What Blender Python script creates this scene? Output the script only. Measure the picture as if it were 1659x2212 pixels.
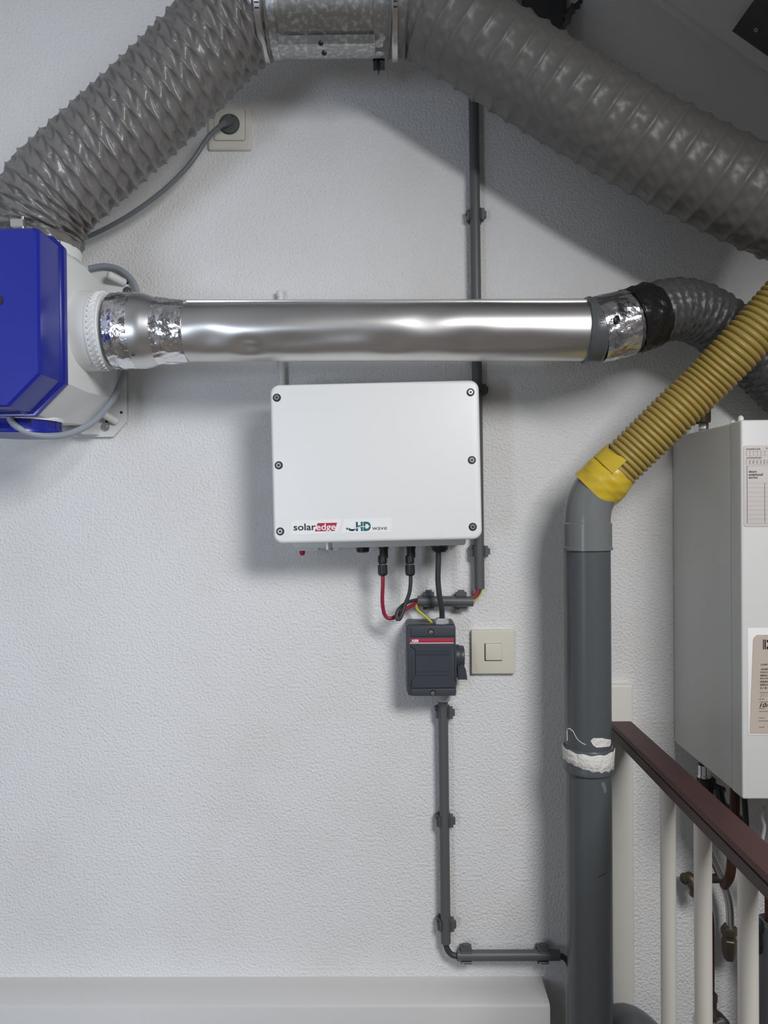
import bpy, math, random
from mathutils import Vector, Matrix
random.seed(7)
R = math.radians
sc = bpy.context.scene
for o in list(bpy.data.objects): bpy.data.objects.remove(o)
COL = sc.collection

# ------------------------------------------------------------------ camera
W, H, F = 1659.0, 2212.0, 1600.0
WALL_D, EYE = 1.46, 1.32                      # distance eye - wall, eye height above floor
CAM_M = (Matrix.Translation((0, -WALL_D, EYE)) @ Matrix.Rotation(R(0.555), 4, 'Z')
         @ Matrix.Rotation(R(90 - 0.394), 4, 'X') @ Matrix.Rotation(R(-0.45), 4, 'Z'))
cd = bpy.data.cameras.new('camera'); cam = bpy.data.objects.new('camera', cd); COL.objects.link(cam)
cd.sensor_fit = 'HORIZONTAL'; cd.sensor_width = 36.0; cd.lens = F / W * 36.0
cd.clip_start = 0.02; cd.clip_end = 50
cam.matrix_world = CAM_M
sc.camera = cam
# ------------------------------------------------------------------ world, light, exposure
wd = bpy.data.worlds.new('sky'); sc.world = wd; wd.use_nodes = True
wd.node_tree.nodes['Background'].inputs[0].default_value = (0.62, 0.75, 1.0, 1)
wd.node_tree.nodes['Background'].inputs[1].default_value = 1.0
SL = 0.72                                      # slope of the roof
X0, Z0 = 0.32, 2.262
def roof_z(x): return Z0 - SL * (x - X0)
WIN_X = (0.42, 0.96); WIN_O = (1.30, 1.95)     # roof window: extent in x and in distance from the wall
SLN = Vector((-SL, 0, -1)).normalized()        # points into the room
wl = bpy.data.lights.new('roof_window_daylight', 'AREA'); wl.shape = 'RECTANGLE'
wl.size = WIN_O[1] - WIN_O[0] - 0.06
wl.size_y = (WIN_X[1] - WIN_X[0]) * math.hypot(1, SL) - 0.06
wl.energy = 38; wl.color = (0.985, 0.985, 1.0)
wlo = bpy.data.objects.new('roof_window_daylight', wl); COL.objects.link(wlo)
wc = Vector((sum(WIN_X) / 2, -sum(WIN_O) / 2, roof_z(sum(WIN_X) / 2)))
zx = -SLN; xx = Vector((0, 1, 0)); yx = zx.cross(xx)
wlo.matrix_world = Matrix.Translation(wc + SLN * 0.005) @ Matrix((xx, yx, zx)).transposed().to_4x4()
# second, larger window in the wall behind the camera, beside an added light-blocking partition
W2X = (-1.85, -0.85); W2Z = (0.50, 1.50); XL = -2.1; YB = -3.3
w2 = bpy.data.lights.new('rear_window_daylight', 'AREA'); w2.shape = 'RECTANGLE'; w2.size = W2X[1] - W2X[0] - .1; w2.size_y = W2Z[1] - W2Z[0] - .1
w2.energy = 32; w2.color = (0.74, 0.85, 1.0)
w2o = bpy.data.objects.new('rear_window_daylight', w2); COL.objects.link(w2o)
w2o.location = (sum(W2X) / 2, YB + .004, sum(W2Z) / 2); w2o.rotation_euler = (R(90), 0, 0)
vs = sc.view_settings
vs.view_transform = 'Standard'; vs.look = 'None'; vs.gamma = 1; vs.use_curve_mapping = False
vs.exposure = 0.17

# ------------------------------------------------------------------ helpers
CAM_R = CAM_M.to_3x3(); CAM_L = CAM_M.translation
def P(px, py, o=0.0):
    """world point on the plane at distance o in front of the wall, seen at photo pixel (px,py)"""
    d = CAM_R @ Vector(((px - W / 2) / F, -(py - H / 2) / F, -1.0))
    t = (-o - CAM_L.y) / d.y
    return CAM_L + d * t
def PP(pts): return [P(*p) for p in pts]
def PX(n, o): return n * (WALL_D - o) / F       # pixels to metres at depth o

def lin(c): return tuple(((x / 255) / 12.92 if x / 255 <= 0.04045 else ((x / 255 + 0.055) / 1.055) ** 2.4) for x in c)

class MB:
    def __init__(s): s.v = []; s.f = []
    def add(s, v, f):
        b = len(s.v); s.v += [Vector(p) for p in v]; s.f += [[i + b for i in q] for q in f]; return s
    def box(s, x0, x1, y0, y1, z0, z1):
        v = [(x, y, z) for x in (x0, x1) for y in (y0, y1) for z in (z0, z1)]
        return s.add(v, [(0, 1, 3, 2), (4, 6, 7, 5), (0, 4, 5, 1), (2, 3, 7, 6), (0, 2, 6, 4), (1, 5, 7, 3)])
    def loft(s, rings, closed=True, cap0=True, cap1=True):
        n = len(rings[0]); v = [p for r in rings for p in r]; f = []
        for i in range(len(rings) - 1):
            for j in range(n if closed else n - 1):
                k = (j + 1) % n
                f.append((i * n + j, i * n + k, (i + 1) * n + k, (i + 1) * n + j))
        if cap0: f.append(tuple(range(n - 1, -1, -1)))
        if cap1: f.append(tuple(range((len(rings) - 1) * n, len(rings) * n)))
        return s.add(v, f)
    def prism(s, poly, y0, y1):                 # outline in x,z ; y0 behind, y1 in front
        return s.loft([[(x, y0, z) for x, z in poly], [(x, y1, z) for x, z in poly]])
    def slab(s, x0, x1, z0, z1, r, yb, yf, bev=0.002, n=5, steps=3, taper=0.0):
        """rounded plate with bevelled front edge"""
        def ring(ins, y):
            rr = max(r - ins, 1e-4); a0, a1, b0, b1 = x0 + ins, x1 - ins, z0 + ins, z1 - ins; out = []
            for cx, cz, a in ((a1 - rr, b1 - rr, 0), (a0 + rr, b1 - rr, 90), (a0 + rr, b0 + rr, 180), (a1 - rr, b0 + rr, 270)):
                for k in range(n + 1):
                    t = R(a + 90 * k / n); out.append((cx + rr * math.cos(t), y, cz + rr * math.sin(t)))
            return out
        rg = [ring(taper, yb)]
        for k in range(steps + 1):
            t = math.pi / 2 * k / steps
            rg.append(ring(bev * (1 - math.cos(t)), yf + bev * (1 - math.sin(t))))
        return s.loft(rg)
    def lathe(s, p, d, prof, seg=32, cap=True):
        """prof: (t along d, radius)"""
        d = Vector(d).normalized(); p = Vector(p)
        a = d.orthogonal().normalized(); b = d.cross(a)
        rg = [[p + d * t + (a * math.cos(2 * math.pi * k / seg) + b * math.sin(2 * math.pi * k / seg)) * r for k in range(seg)] for t, r in prof]
        return s.loft(rg, cap0=cap, cap1=cap)
    def cyl(s, p0, p1, r, seg=24, bev=0.0):
        p0, p1 = Vector(p0), Vector(p1); L = (p1 - p0).length
        pr = [(0, r), (L, r)] if not bev else [(0, r - bev), (bev, r), (L - bev, r), (L, r - bev)]
        return s.lathe(p0, p1 - p0, pr, seg)
    def sweep(s, path, rf, seg=48, cap=True, up=None):
        """path: list of points; rf(i, s, theta)->radius ; theta 0 = towards the viewer"""
        fr = frames(path); n = len(path); acc = 0; rg = []
        for i, (p, t, a, b) in enumerate(fr):
            if i: acc += (path[i] - path[i - 1]).length
            rg.append([p + (a * math.cos(th) + b * math.sin(th)) * (rf(i, acc, th) if callable(rf) else rf)
                       for th in (2 * math.pi * k / seg for k in range(seg))])
        return s.loft(rg, cap0=cap, cap1=cap)
    def mesh(s, name, origin=(0, 0, 0), sharp=35):
        m = bpy.data.meshes.new(name); o = Vector(origin)
        m.from_pydata([tuple(v - o) for v in s.v], [], s.f); m.validate()
        import bmesh
        bm = bmesh.new(); bm.from_mesh(m); bmesh.ops.recalc_face_normals(bm, faces=bm.faces); bm.to_mesh(m); bm.free()
        m.polygons.foreach_set('use_smooth', [True] * len(m.polygons))
        m.set_sharp_from_angle(angle=R(sharp)); m.update()
        return m
def frames(path):
    out = []; n = len(path); a = None
    for i in range(n):
        t = (path[min(i + 1, n - 1)] - path[max(i - 1, 0)]).normalized()
        if a is None:
            a = Vector((0, -1, 0)); a = (a - t * a.dot(t)).normalized()
        else:
            a = (a - t * a.dot(t)).normalized()
        out.append((path[i], t, a, t.cross(a)))
    return out
def curve(pts, step):
    """Catmull-Rom through pts, resampled evenly"""
    pts = [Vector(p) for p in pts]; q = [pts[0] * 2 - pts[1]] + pts + [pts[-1] * 2 - pts[-2]]; d = []
    for i in range(1, len(q) - 2):
        for k in range(24):
            t = k / 24
            d.append(0.5 * ((2 * q[i]) + (q[i + 1] - q[i - 1]) * t + (2 * q[i - 1] - 5 * q[i] + 4 * q[i + 1] - q[i + 2]) * t * t
                            + (3 * q[i] - q[i - 1] - 3 * q[i + 1] + q[i + 2]) * t ** 3))
    d.append(pts[-1])
    L = [0]
    for i in range(1, len(d)): L.append(L[-1] + (d[i] - d[i - 1]).length)
    n = max(2, int(round(L[-1] / step))); out = []; j = 0
    for k in range(n + 1):
        s_ = L[-1] * k / n
        while j < len(d) - 2 and L[j + 1] < s_: j += 1
        u = (s_ - L[j]) / max(1e-9, L[j + 1] - L[j]); out.append(d[j].lerp(d[j + 1], min(1, max(0, u))))
    return out

def tag(o, label=None, cat=None, group=None, kind=None):
    if label: o['label'] = label
    if cat: o['category'] = cat
    if group: o['group'] = group
    if kind: o['kind'] = kind
    return o
def thing(name, loc, label, cat, group=None, roty=0.0):
    o = bpy.data.objects.new(name, None); COL.objects.link(o); o.location = loc
    o.rotation_euler = (0, roty, 0); o.empty_display_size = 0.02
    return tag(o, label, cat, group)
def origin_of(o):
    return Vector(o['_o']) if o is not None and '_o' in o else (Vector(o.location) if o is not None else Vector((0, 0, 0)))
def part(root, name, mb, mat, label=None, local=False, sharp=35, kind=None):
    """mesh child; mb in world coordinates unless local"""
    org = Vector((0, 0, 0))
    if not local:
        q = root
        while q is not None: org += Vector(q.location); q = q.parent
    me = mb.mesh(name, org, sharp); me.materials.append(mat)
    o = bpy.data.objects.new(name, me); COL.objects.link(o); o.parent = root
    if label: o['label'] = label
    if kind: o['kind'] = kind
    return o
def inst(root, name, mesh, loc, rot=(0, 0, 0), label=None):
    o = bpy.data.objects.new(name, mesh); COL.objects.link(o); o.parent = root; o.location = loc; o.rotation_euler = rot
    if label: o['label'] = label
    return o
def solo(name, mb, mat, label, cat, group=None, origin=None, sharp=35):
    if origin is None:
        n = len(mb.v); origin = sum(mb.v, Vector((0, 0, 0))) / n
    me = mb.mesh(name, origin, sharp); me.materials.append(mat)
    o = bpy.data.objects.new(name, me); COL.objects.link(o); o.location = origin
    return tag(o, label, cat, group)
def struct(name, mb, mat, label=None, sharp=35):
    me = mb.mesh(name, (0, 0, 0), sharp); me.materials.append(mat)
    o = bpy.data.objects.new(name, me); COL.objects.link(o)
    tag(o, label, None, None, 'structure'); return o
def text(root, name, body, x0, x1, z0, z1, y, mat, bold=0.0, shear=0.0, spacing=1.0):
    """flat lettering filling the box x0..x1, z0..z1 on the plane y (local to root, facing -y)"""
    c = bpy.data.curves.new(name, 'FONT'); c.body = body; c.offset = bold; c.shear = shear; c.resolution_u = 3
    c.space_character = spacing; c.fill_mode = 'FRONT'
    t = bpy.data.objects.new(name, c); COL.objects.link(t)
    dg = bpy.context.evaluated_depsgraph_get(); me = bpy.data.meshes.new_from_object(t.evaluated_get(dg))
    bpy.data.objects.remove(t)
    xs = [v.co.x for v in me.vertices]; ys = [v.co.y for v in me.vertices]
    a, b, c0, d = min(xs), max(xs), min(ys), max(ys)
    for v in me.vertices:
        v.co = Vector((x0 + (v.co.x - a) / (b - a) * (x1 - x0), y, z0 + (v.co.y - c0) / (d - c0) * (z1 - z0)))
    me.materials.clear(); me.materials.append(mat); me.name = name
    o = bpy.data.objects.new(name, me); COL.objects.link(o); o.parent = root
    return o

# ------------------------------------------------------------------ materials
def mat(name, col, rough=0.5, metal=0.0, bump=None, vary=None, spec=None, aniso=None, coat=None):
    """bump=(scale, distance, detail) ; vary=(scale, colour2, contrast lo, hi)"""
    m = bpy.data.materials.new(name); m.use_nodes = True; nt = m.node_tree; b = nt.nodes['Principled BSDF']
    b.inputs['Base Color'].default_value = (*col, 1); b.inputs['Roughness'].default_value = rough; b.inputs['Metallic'].default_value = metal
    if spec is not None: b.inputs['Specular IOR Level'].default_value = spec
    if coat: b.inputs['Coat Weight'].default_value = coat
    tc = nt.nodes.new('ShaderNodeTexCoord')
    if vary:
        n = nt.nodes.new('ShaderNodeTexNoise'); n.inputs['Scale'].default_value = vary[0]; n.inputs['Detail'].default_value = 4
        r = nt.nodes.new('ShaderNodeValToRGB'); r.color_ramp.elements[0].position = vary[2]; r.color_ramp.elements[1].position = vary[3]
        r.color_ramp.elements[0].color = (*col, 1); r.color_ramp.elements[1].color = (*vary[1], 1)
        nt.links.new(tc.outputs['Object'], n.inputs['Vector']); nt.links.new(n.outputs['Fac'], r.inputs['Fac']); nt.links.new(r.outputs['Color'], b.inputs['Base Color'])
    if bump:
        n = nt.nodes.new('ShaderNodeTexNoise'); n.inputs['Scale'].default_value = bump[0]; n.inputs['Detail'].default_value = bump[2] if len(bump) > 2 else 2
        u = nt.nodes.new('ShaderNodeBump'); u.inputs['Strength'].default_value = 1.0; u.inputs['Distance'].default_value = bump[1]
        nt.links.new(tc.outputs['Object'], n.inputs['Vector']); nt.links.new(n.outputs['Fac'], u.inputs['Height']); nt.links.new(u.outputs['Normal'], b.inputs['Normal'])
    return m
M = {}
M['wall'] = mat('wall_plaster', (0.74, 0.735, 0.73), 0.75, bump=(200, 0.0034, 3), vary=(5, (0.70, 0.685, 0.665), 0.45, 0.75))
M['ceil'] = mat('ceiling_paint', (0.66, 0.65, 0.64), 0.7, bump=(60, 0.0006, 2))
M['ceil2'] = mat('ceiling_board', (0.58, 0.57, 0.56), 0.7)
M['floor'] = mat('floor_wood', (0.17, 0.145, 0.12), 0.5, vary=(6, (0.12, 0.10, 0.085), 0.3, 0.7))
M['room'] = mat('room_paint', (0.20, 0.19, 0.18), 0.8)
M['trim'] = mat('trim_paint', (0.70, 0.68, 0.62), 0.5, bump=(30, 0.0008, 2))
M['ledge'] = mat('ledge_paint', (0.56, 0.55, 0.54), 0.55, bump=(40, 0.0006, 2))
M['glass'] = mat('window_glass', (0.9, 0.95, 1), 0.05)
M['frame'] = mat('window_frame_pine', (0.5, 0.36, 0.2), 0.5)
M['duct'] = mat('duct_fabric', (0.165, 0.157, 0.15), 0.33, bump=(60, 0.0006, 2), spec=0.55)
M['duct2'] = mat('duct_fabric_smooth', (0.15, 0.146, 0.139), 0.40, bump=(70, 0.0009, 2), spec=0.45)
M['duct3'] = mat('duct_fabric_dark', (0.075, 0.075, 0.077), 0.4, bump=(90, 0.0012, 3), spec=0.5)
M['alu'] = mat('brushed_aluminium', (0.70, 0.69, 0.68), 0.36, 1.0, bump=(9, 0.0006, 2), vary=(9, (0.58, 0.57, 0.56), 0.4, 0.8))
M['reduc'] = mat('spun_aluminium', (0.66, 0.66, 0.66), 0.33, 1.0)
M['foil'] = mat('foil_tape', (0.78, 0.78, 0.80), 0.18, 1.0, bump=(60, 0.0028, 3))
M['zinc'] = mat('galvanised_steel', (0.36, 0.37, 0.36), 0.36, 1.0, bump=(25, 0.0005, 2), vary=(130, (0.62, 0.63, 0.62), 0.48, 0.68))
M['steel'] = mat('stainless_steel', (0.6, 0.59, 0.58), 0.28, 1.0)
M['chrome'] = mat('chrome', (0.75, 0.76, 0.78), 0.1, 1.0)
M['white'] = mat('white_enamel', (0.78, 0.785, 0.775), 0.38)
M['whitep'] = mat('white_plastic', (0.70, 0.715, 0.70), 0.42)
M['boiler'] = mat('boiler_enamel', (0.66, 0.67, 0.65), 0.4)
M['cream'] = mat('cream_plastic', (0.62, 0.59, 0.50), 0.4)
M['creamd'] = mat('cream_socket', (0.66, 0.64, 0.57), 0.4)
M['blue'] = mat('blue_plastic', (0.009, 0.017, 0.26), 0.28)
M['pvc'] = mat('grey_pvc', (0.085, 0.094, 0.099), 0.32, bump=(20, 0.0003, 2))
M['pvcl'] = mat('light_grey_pvc', (0.17, 0.18, 0.18), 0.22)
M['cond'] = mat('conduit_grey', (0.095, 0.098, 0.10), 0.45)
M['clip'] = mat('clip_grey', (0.085, 0.09, 0.095), 0.5)
M['cable'] = mat('grey_cable', (0.27, 0.30, 0.34), 0.45)
M['cablep'] = mat('power_cable_grey', (0.15, 0.165, 0.175), 0.45)
M['cabled'] = mat('dark_cable', (0.035, 0.038, 0.04), 0.5)
M['black'] = mat('black_plastic', (0.012, 0.012, 0.013), 0.4)
M['blackt'] = mat('black_tape', (0.012, 0.012, 0.012), 0.3, bump=(60, 0.003, 3))
M['red'] = mat('red_cable', (0.30, 0.015, 0.04), 0.4)
M['redp'] = mat('red_print', (0.42, 0.018, 0.05), 0.45)
M['teal'] = mat('teal_print', (0.012, 0.11, 0.14), 0.45)
M['ink'] = mat('ink_print', (0.012, 0.012, 0.015), 0.5)
M['inkg'] = mat('grey_print', (0.20, 0.20, 0.20), 0.6)
M['whitet'] = mat('white_print', (0.85, 0.85, 0.85), 0.5)
M['sticker'] = mat('white_sticker', (0.83, 0.83, 0.82), 0.35)
M['paper'] = mat('paper_card', (0.62, 0.58, 0.55), 0.7)
M['paperb'] = mat('beige_card', (0.52, 0.45, 0.38), 0.65, vary=(30, (0.45, 0.38, 0.31), 0.55, 0.8))
M['abb'] = mat('isolator_grey', (0.042, 0.049, 0.060), 0.42)
M['abbb'] = mat('isolator_base_grey', (0.12, 0.125, 0.13), 0.45)
M['gland'] = mat('gland_grey', (0.42, 0.43, 0.43), 0.5)
M['yellow'] = mat('yellow_hose', (0.37, 0.27, 0.07), 0.42)
M['ytape'] = mat('yellow_tape', (0.62, 0.44, 0.03), 0.35, bump=(25, 0.002, 2))
M['plaster'] = mat('dried_plaster', (0.72, 0.70, 0.66), 0.85, bump=(120, 0.004, 3))
M['rail'] = mat('brown_paint', (0.045, 0.014, 0.014), 0.5, bump=(30, 0.0004, 2))
M['balu'] = mat('baluster_paint', (0.72, 0.69, 0.63), 0.45)
M['copper'] = mat('old_copper', (0.075, 0.030, 0.017), 0.5, 0.4)
M['brass'] = mat('old_brass', (0.085, 0.065, 0.045), 0.45, 0.5)
M['dkpanel'] = mat('dark_panel', (0.06, 0.062, 0.062), 0.7, bump=(40, 0.001, 3))
M['ygcab'] = mat('earth_cable', (0.50, 0.45, 0.05), 0.4)
M['green'] = mat('green_stripe', (0.03, 0.10, 0.02), 0.4)
M['dark'] = mat('dark_hole', (0.01, 0.01, 0.01), 0.8)
M['plug'] = mat('plug_grey', (0.10, 0.11, 0.115), 0.45)

# ------------------------------------------------------------------ the room
XR, PIT, FX = 1.25, -1.6, 0.41      # PIT: bottom of the stairwell, FX: edge of the landing
RX = -0.55; RZ = roof_z(RX)
def lroof(x): return RZ + SL * (x - RX)
poly = [(XL, PIT), (XR, PIT), (XR, roof_z(XR)), (RX, RZ), (XL, lroof(XL))]
struct('wall_back', MB().prism(poly, 0.12, 0.0), M['wall'], 'rough white plastered gable wall')
mb = MB(); roofl = lambda x: lroof(x) if x < RX else roof_z(x)
for x0, x1, za, zb_ in ((XL, W2X[0], PIT, None), (W2X[0], W2X[1], PIT, W2Z[0]), (W2X[0], W2X[1], W2Z[1], None), (W2X[1], RX, PIT, None), (RX, XR, PIT, None)):
    mb.prism([(x0, za), (x1, za), (x1, roofl(x1) if zb_ is None else zb_), (x0, roofl(x0) if zb_ is None else zb_)], YB, YB - .1)
struct('wall_rear', mb, M['room'])
struct('wall_left', MB().box(XL - 0.1, XL, YB, 0, PIT, lroof(XL)), M['room'])
mb = MB()
for xa, xb, za, zb_ in ((W2X[0], W2X[0] + .05, *W2Z), (W2X[1] - .05, W2X[1], *W2Z), (W2X[0] + .05, W2X[1] - .05, W2Z[0], W2Z[0] + .05), (W2X[0] + .05, W2X[1] - .05, W2Z[1] - .05, W2Z[1])):
    mb.box(xa, xb, YB - .08, YB + .002, za, zb_)
w2s = struct('window_2', mb, M['trim'], 'white window in the wall behind the viewer')
part(w2s, 'window_pane', MB().box(W2X[0] + .05, W2X[1] - .05, YB - .05, YB - .044, W2Z[0] + .05, W2Z[1] - .05), M['glass'])
struct('wall_right', MB().box(XR, XR + 0.1, YB, 0, PIT, roof_z(XR)), M['room'])
struct('added_partition', MB().box(-.72, -.64, YB, -1.88, 0, lroof(-.72) - .03), M['room'])  # added unseen stub, keeps rear window light off the right of the wall
struct('floor', MB().box(XL, FX, YB, 0.0, -0.25, 0), M['floor'])
struct('floor_stairwell', MB().box(FX - .3, XR, YB, 0.0, PIT - .1, PIT), M['floor'])
def roofpiece(mb, xa, xb, ya, yb, lift=0.0, th=0.1, fn=roof_z):
    n = Vector((SL, 0, 1)).normalized()
    lo = [(xa, ya, fn(xa) + lift), (xb, ya, fn(xb) + lift), (xb, yb, fn(xb) + lift), (xa, yb, fn(xa) + lift)]
    hi = [(x, y, z + th) for x, y, z in lo]
    return mb.loft([lo, hi])
mb = MB()
for xa, xb, ya, yb in ((RX, WIN_X[0], YB, 0), (WIN_X[1], XR, YB, 0), (WIN_X[0], WIN_X[1], YB, -WIN_O[1]), (WIN_X[0], WIN_X[1], -WIN_O[0], 0)):
    roofpiece(mb, xa, xb, ya, yb)
struct('ceiling', mb, M['ceil'], 'smooth sloping ceiling under the roof')
struct('ceiling_left', roofpiece(MB(), XL, RX, YB, 0, fn=lroof), M['ceil'])
mb = roofpiece(MB(), RX + 0.3, XR - 0.002, -0.212, -0.001, lift=-0.012, th=0.013)
struct('trim_2', mb, M['ceil2'], 'sloping ceiling board along the gable wall')
mb = MB()
for xa, xb, ya, yb in ((WIN_X[0], WIN_X[0] + .03, -WIN_O[1], -WIN_O[0]), (WIN_X[1] - .03, WIN_X[1], -WIN_O[1], -WIN_O[0]),
                       (WIN_X[0] + .03, WIN_X[1] - .03, -WIN_O[1], -WIN_O[1] + .03), (WIN_X[0] + .03, WIN_X[1] - .03, -WIN_O[0] - .03, -WIN_O[0])):
    roofpiece(mb, xa, xb, ya, yb, lift=0.01, th=0.08)
w1 = struct('window_1', mb, M['frame'], 'roof window in the sloping ceiling')
part(w1, 'window_pane', roofpiece(MB(), WIN_X[0] + .03, WIN_X[1] - .03, -WIN_O[1] + .03, -WIN_O[0] - .03, lift=0.05, th=0.006), M['glass'])
# boxed-out ledge at the bottom of the wall
a = P(1170, 2113); b = P(1190, 2172, 0.078); lx = a.x
mb = MB(); zt = a.z
prof = [(0.0, 0.002), (0.0, zt + 0.004), (-0.02, zt), (-0.072, zt), (-0.078, zt - 0.006), (-0.078, 0.002)]
mb.loft([[(XL + .01, y, z) for y, z in prof], [(lx, y, z) for y, z in prof]])
struct('trim_3', mb, M['ledge'], 'white boxed ledge along the foot of the wall', sharp=50)
# painted board on the wall behind the railing
a = P(1368, 1480, 0.02); c = P(1300, 1480, 0.02); mb = MB()
mb.slab(c.x, a.x, 0.33, a.z, 0.004, 0.0, -0.02, 0.004)
struct('trim_1', mb, M['trim'], 'cream painted board fixed to the wall behind the grey pipe')

# ------------------------------------------------------------------ flexible ducts
def duct_mesh(path, Rr, pitch, depth, crumple, kwr, step, seg, seed, diamond=True, pf=None):
    rnd = random.Random(seed); ph = [rnd.uniform(0, 6.28) for _ in range(400)]; am = [rnd.uniform(.5, 1.3) for _ in range(400)]
    L = [0]
    for i in range(1, len(path)): L.append(L[-1] + (path[i] - path[i - 1]).length)
    PH = [0]
    for i in range(1, len(path)):
        w_ = L[i] / L[-1]; PH.append(PH[-1] + (L[i] - L[i - 1]) / (pitch * (pf(w_) if pf else 1)))
    def rf(i, s, th):
        u = PH[i] + th / (2 * math.pi)               # spiral wire, closer together where the duct is pushed up
        k = int(math.floor(u)); fr = u - k
        m = 4 * fr * (1 - fr)                        # 0 on the wire, 1 between
        rid = math.exp(-((min(fr, 1 - fr)) / 0.09) ** 2)
        base = -depth * m ** 0.7 + (depth * 0.15 if diamond else .0011) * rid
        if diamond:
            w = abs(((th * kwr / (2 * math.pi) + (0.5 if k % 2 else 0) + fr * 0.9 + 0.12 * math.sin(ph[k % 400] + 3 * th)) % 1.0) - 0.5) * 2
            base += crumple * am[(k * 7 + int(th * 3)) % 400] * m * (w - 0.5) * 1.6
            base += crumple * 0.14 * m * math.sin(th * 23 + ph[(k * 3) % 400] + fr * 5)
        else:
            base += crumple * m * (0.6 * math.sin(th * kwr + ph[k % 400] + fr * 4.5) * am[k % 400] + 0.4 * math.sin(th * (kwr * 1.7) - fr * 7 + ph[(k + 50) % 400]))
        return Rr + base
    return MB().sweep(path, rf, seg=seg, cap=True)
DO = 0.20
# left duct: unit top -> tee
lp = [P(72, 532, DO), P(76, 490, DO), P(110, 425, DO), P(180, 357, DO), P(303, 247, DO), P(400, 152, DO), P(480, 70, DO), P(545, 22, DO), P(590, 14, DO)]
Lpath = curve(lp, 0.0018)
t = thing('flexible_duct', Lpath[0], 'crumpled grey flexible duct rising from the blue fan unit', 'duct')
part(t, 'duct_hose', duct_mesh(Lpath, 0.0815, 0.0225, 0.0066, 0.0046, 13, 0.0018, 168, 3, pf=lambda w: .48 + .52 * min(1, max(0, (w - .02) / .16)) - .45 * max(0, (w - .80) / .2)), M['duct'], sharp=80)
def clamp(root, center, axis, r, width=0.012, screw=True):
    mb = MB().lathe(Vector(center) - Vector(axis) * width / 2, axis, [(0, r - .0015), (0, r), (width * .15, r + .0015), (width * .85, r + .0015), (width, r), (width, r - .0015)], 64)
    c = part(root, 'hose_clamp', mb, M['steel'])
    mb = MB(); ax = Vector(axis).normalized()
    for k in range(26):                              # worm-drive slots on the lower front
        th = R(-35 + k * 5)
        d = Vector((0, -math.cos(th), math.sin(th))); 
        if abs(ax.x) < .5: d = Vector((math.sin(th), -math.cos(th), 0))
        q = Vector(center) + d * (r + .0018); tn = ax.cross(d)
        p4 = [q + ax * sx * width * .28 + tn * sy * .0011 + d * h for h in (-.001, .0003) for sx, sy in ((-1, -1), (1, -1), (1, 1), (-1, 1))]
        mb.loft([p4[:4], p4[4:]])
    part(c, 'clamp_slots', mb, M['black'], kind='stuff')
    return c
ax = Vector((1, 0, 0))
clamp(t, P(570, 14, DO), ax, 0.0825, 0.013)
mb = MB(); q = P(44, 488, DO + 0.085); mb.box(q.x - .012, q.x + .008, q.y - .008, q.y + .004, q.z - .003, q.z + .008); mb.cyl((q.x + .006, q.y - .004, q.z - .006), (q.x + .006, q.y - .004, q.z + .013), .0028, 12)
part(t, 'clamp_screw', mb, M['steel'])
# sheet-steel tee
ca, cb = P(575, 14, DO), P(838, 10, DO)
t = thing('duct_tee', ca.lerp(cb, .5), 'galvanised sheet-steel duct piece between the two big flexible ducts', 'duct fitting')
Lx = cb.x - ca.x
rz = 0.0775
mb = MB().lathe(ca, (1, 0, 0), [(-.02, rz), (.004, rz), (.010, rz + .003), (.022, rz + .003), (.026, rz + .0005), (.034, rz + .0005), (.036, rz), (Lx - .03, rz), (Lx + .03, rz - .001)], 72)
part(t, 'tube', mb, M['zinc'], sharp=25)
# lower folded seam
q0 = P(600, 108, DO + .03); q1 = P(810, 104, DO + .03)
mb = MB().loft([[(x, y, z) for y, z in ((-DO - .034, ca.z - .0715), (-DO - .038, ca.z - .0735), (-DO - .030, ca.z - .0835), (-DO + .01, ca.z - .0835), (-DO + .02, ca.z - .0775))] for x in (q0.x, q1.x)])
part(t, 'folded_seam', mb, M['zinc'])
sm = MB().lathe((0, 0, 0), (0, -1, 0), [(0, .0042), (.0016, .004), (.003, .0022)], 14).mesh('rivet'); sm.materials.append(M['black'])
for px, py in ((693, 93), (700, 114)):
    q = P(px, py, DO + .052); inst(t, 'rivet', sm, q - Vector(t.location), (R(50), 0, 0))
# upper stub of the tee going up to the roof
cm = ca.lerp(cb, .5)
part(t, 'branch_stub', MB().lathe(cm + Vector((0, 0, .02)), (0, 0, 1), [(0, .062), (.16, .062), (.16, .060)], 48), M['zinc'])
# black strap end behind the tee
q = P(832, 118, .12); q2 = P(806, 134, .12)
mb = MB().prism([(q2.x, q2.z + .03), (q.x, q.z + .03), (q.x - .001, q.z - .012), (q.x - .01, q.z - .011), (q.x - .0125, q.z - .022), (q.x - .0145, q.z - .011), (q2.x, q2.z)], -.092, -.122)
solo('support_bracket', mb, M['black'], 'small black wall bracket under the steel duct piece', 'bracket')
# right duct
rp = [P(808, 12, DO), P(850, 12, DO), P(905, 16, DO), P(975, 52, DO), P(1060, 108, DO), P(1174, 180, DO), P(1300, 254, DO + .005), P(1413, 319, DO + .01), P(1595, 411, DO + .02), P(1720, 468, DO + .025)]
Rpath = curve(rp, 0.0028)
t = thing('flexible_duct', Rpath[0], 'smooth stretched grey flexible duct sloping down to the right edge', 'duct')
part(t, 'duct_hose', duct_mesh(Rpath, 0.0800, 0.0345, 0.0042, 0.0010, 14, 0.0028, 140, 11, diamond=False), M['duct2'], sharp=80)
clamp(t, P(853, 12, DO), ax, 0.0815, 0.011)

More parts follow.
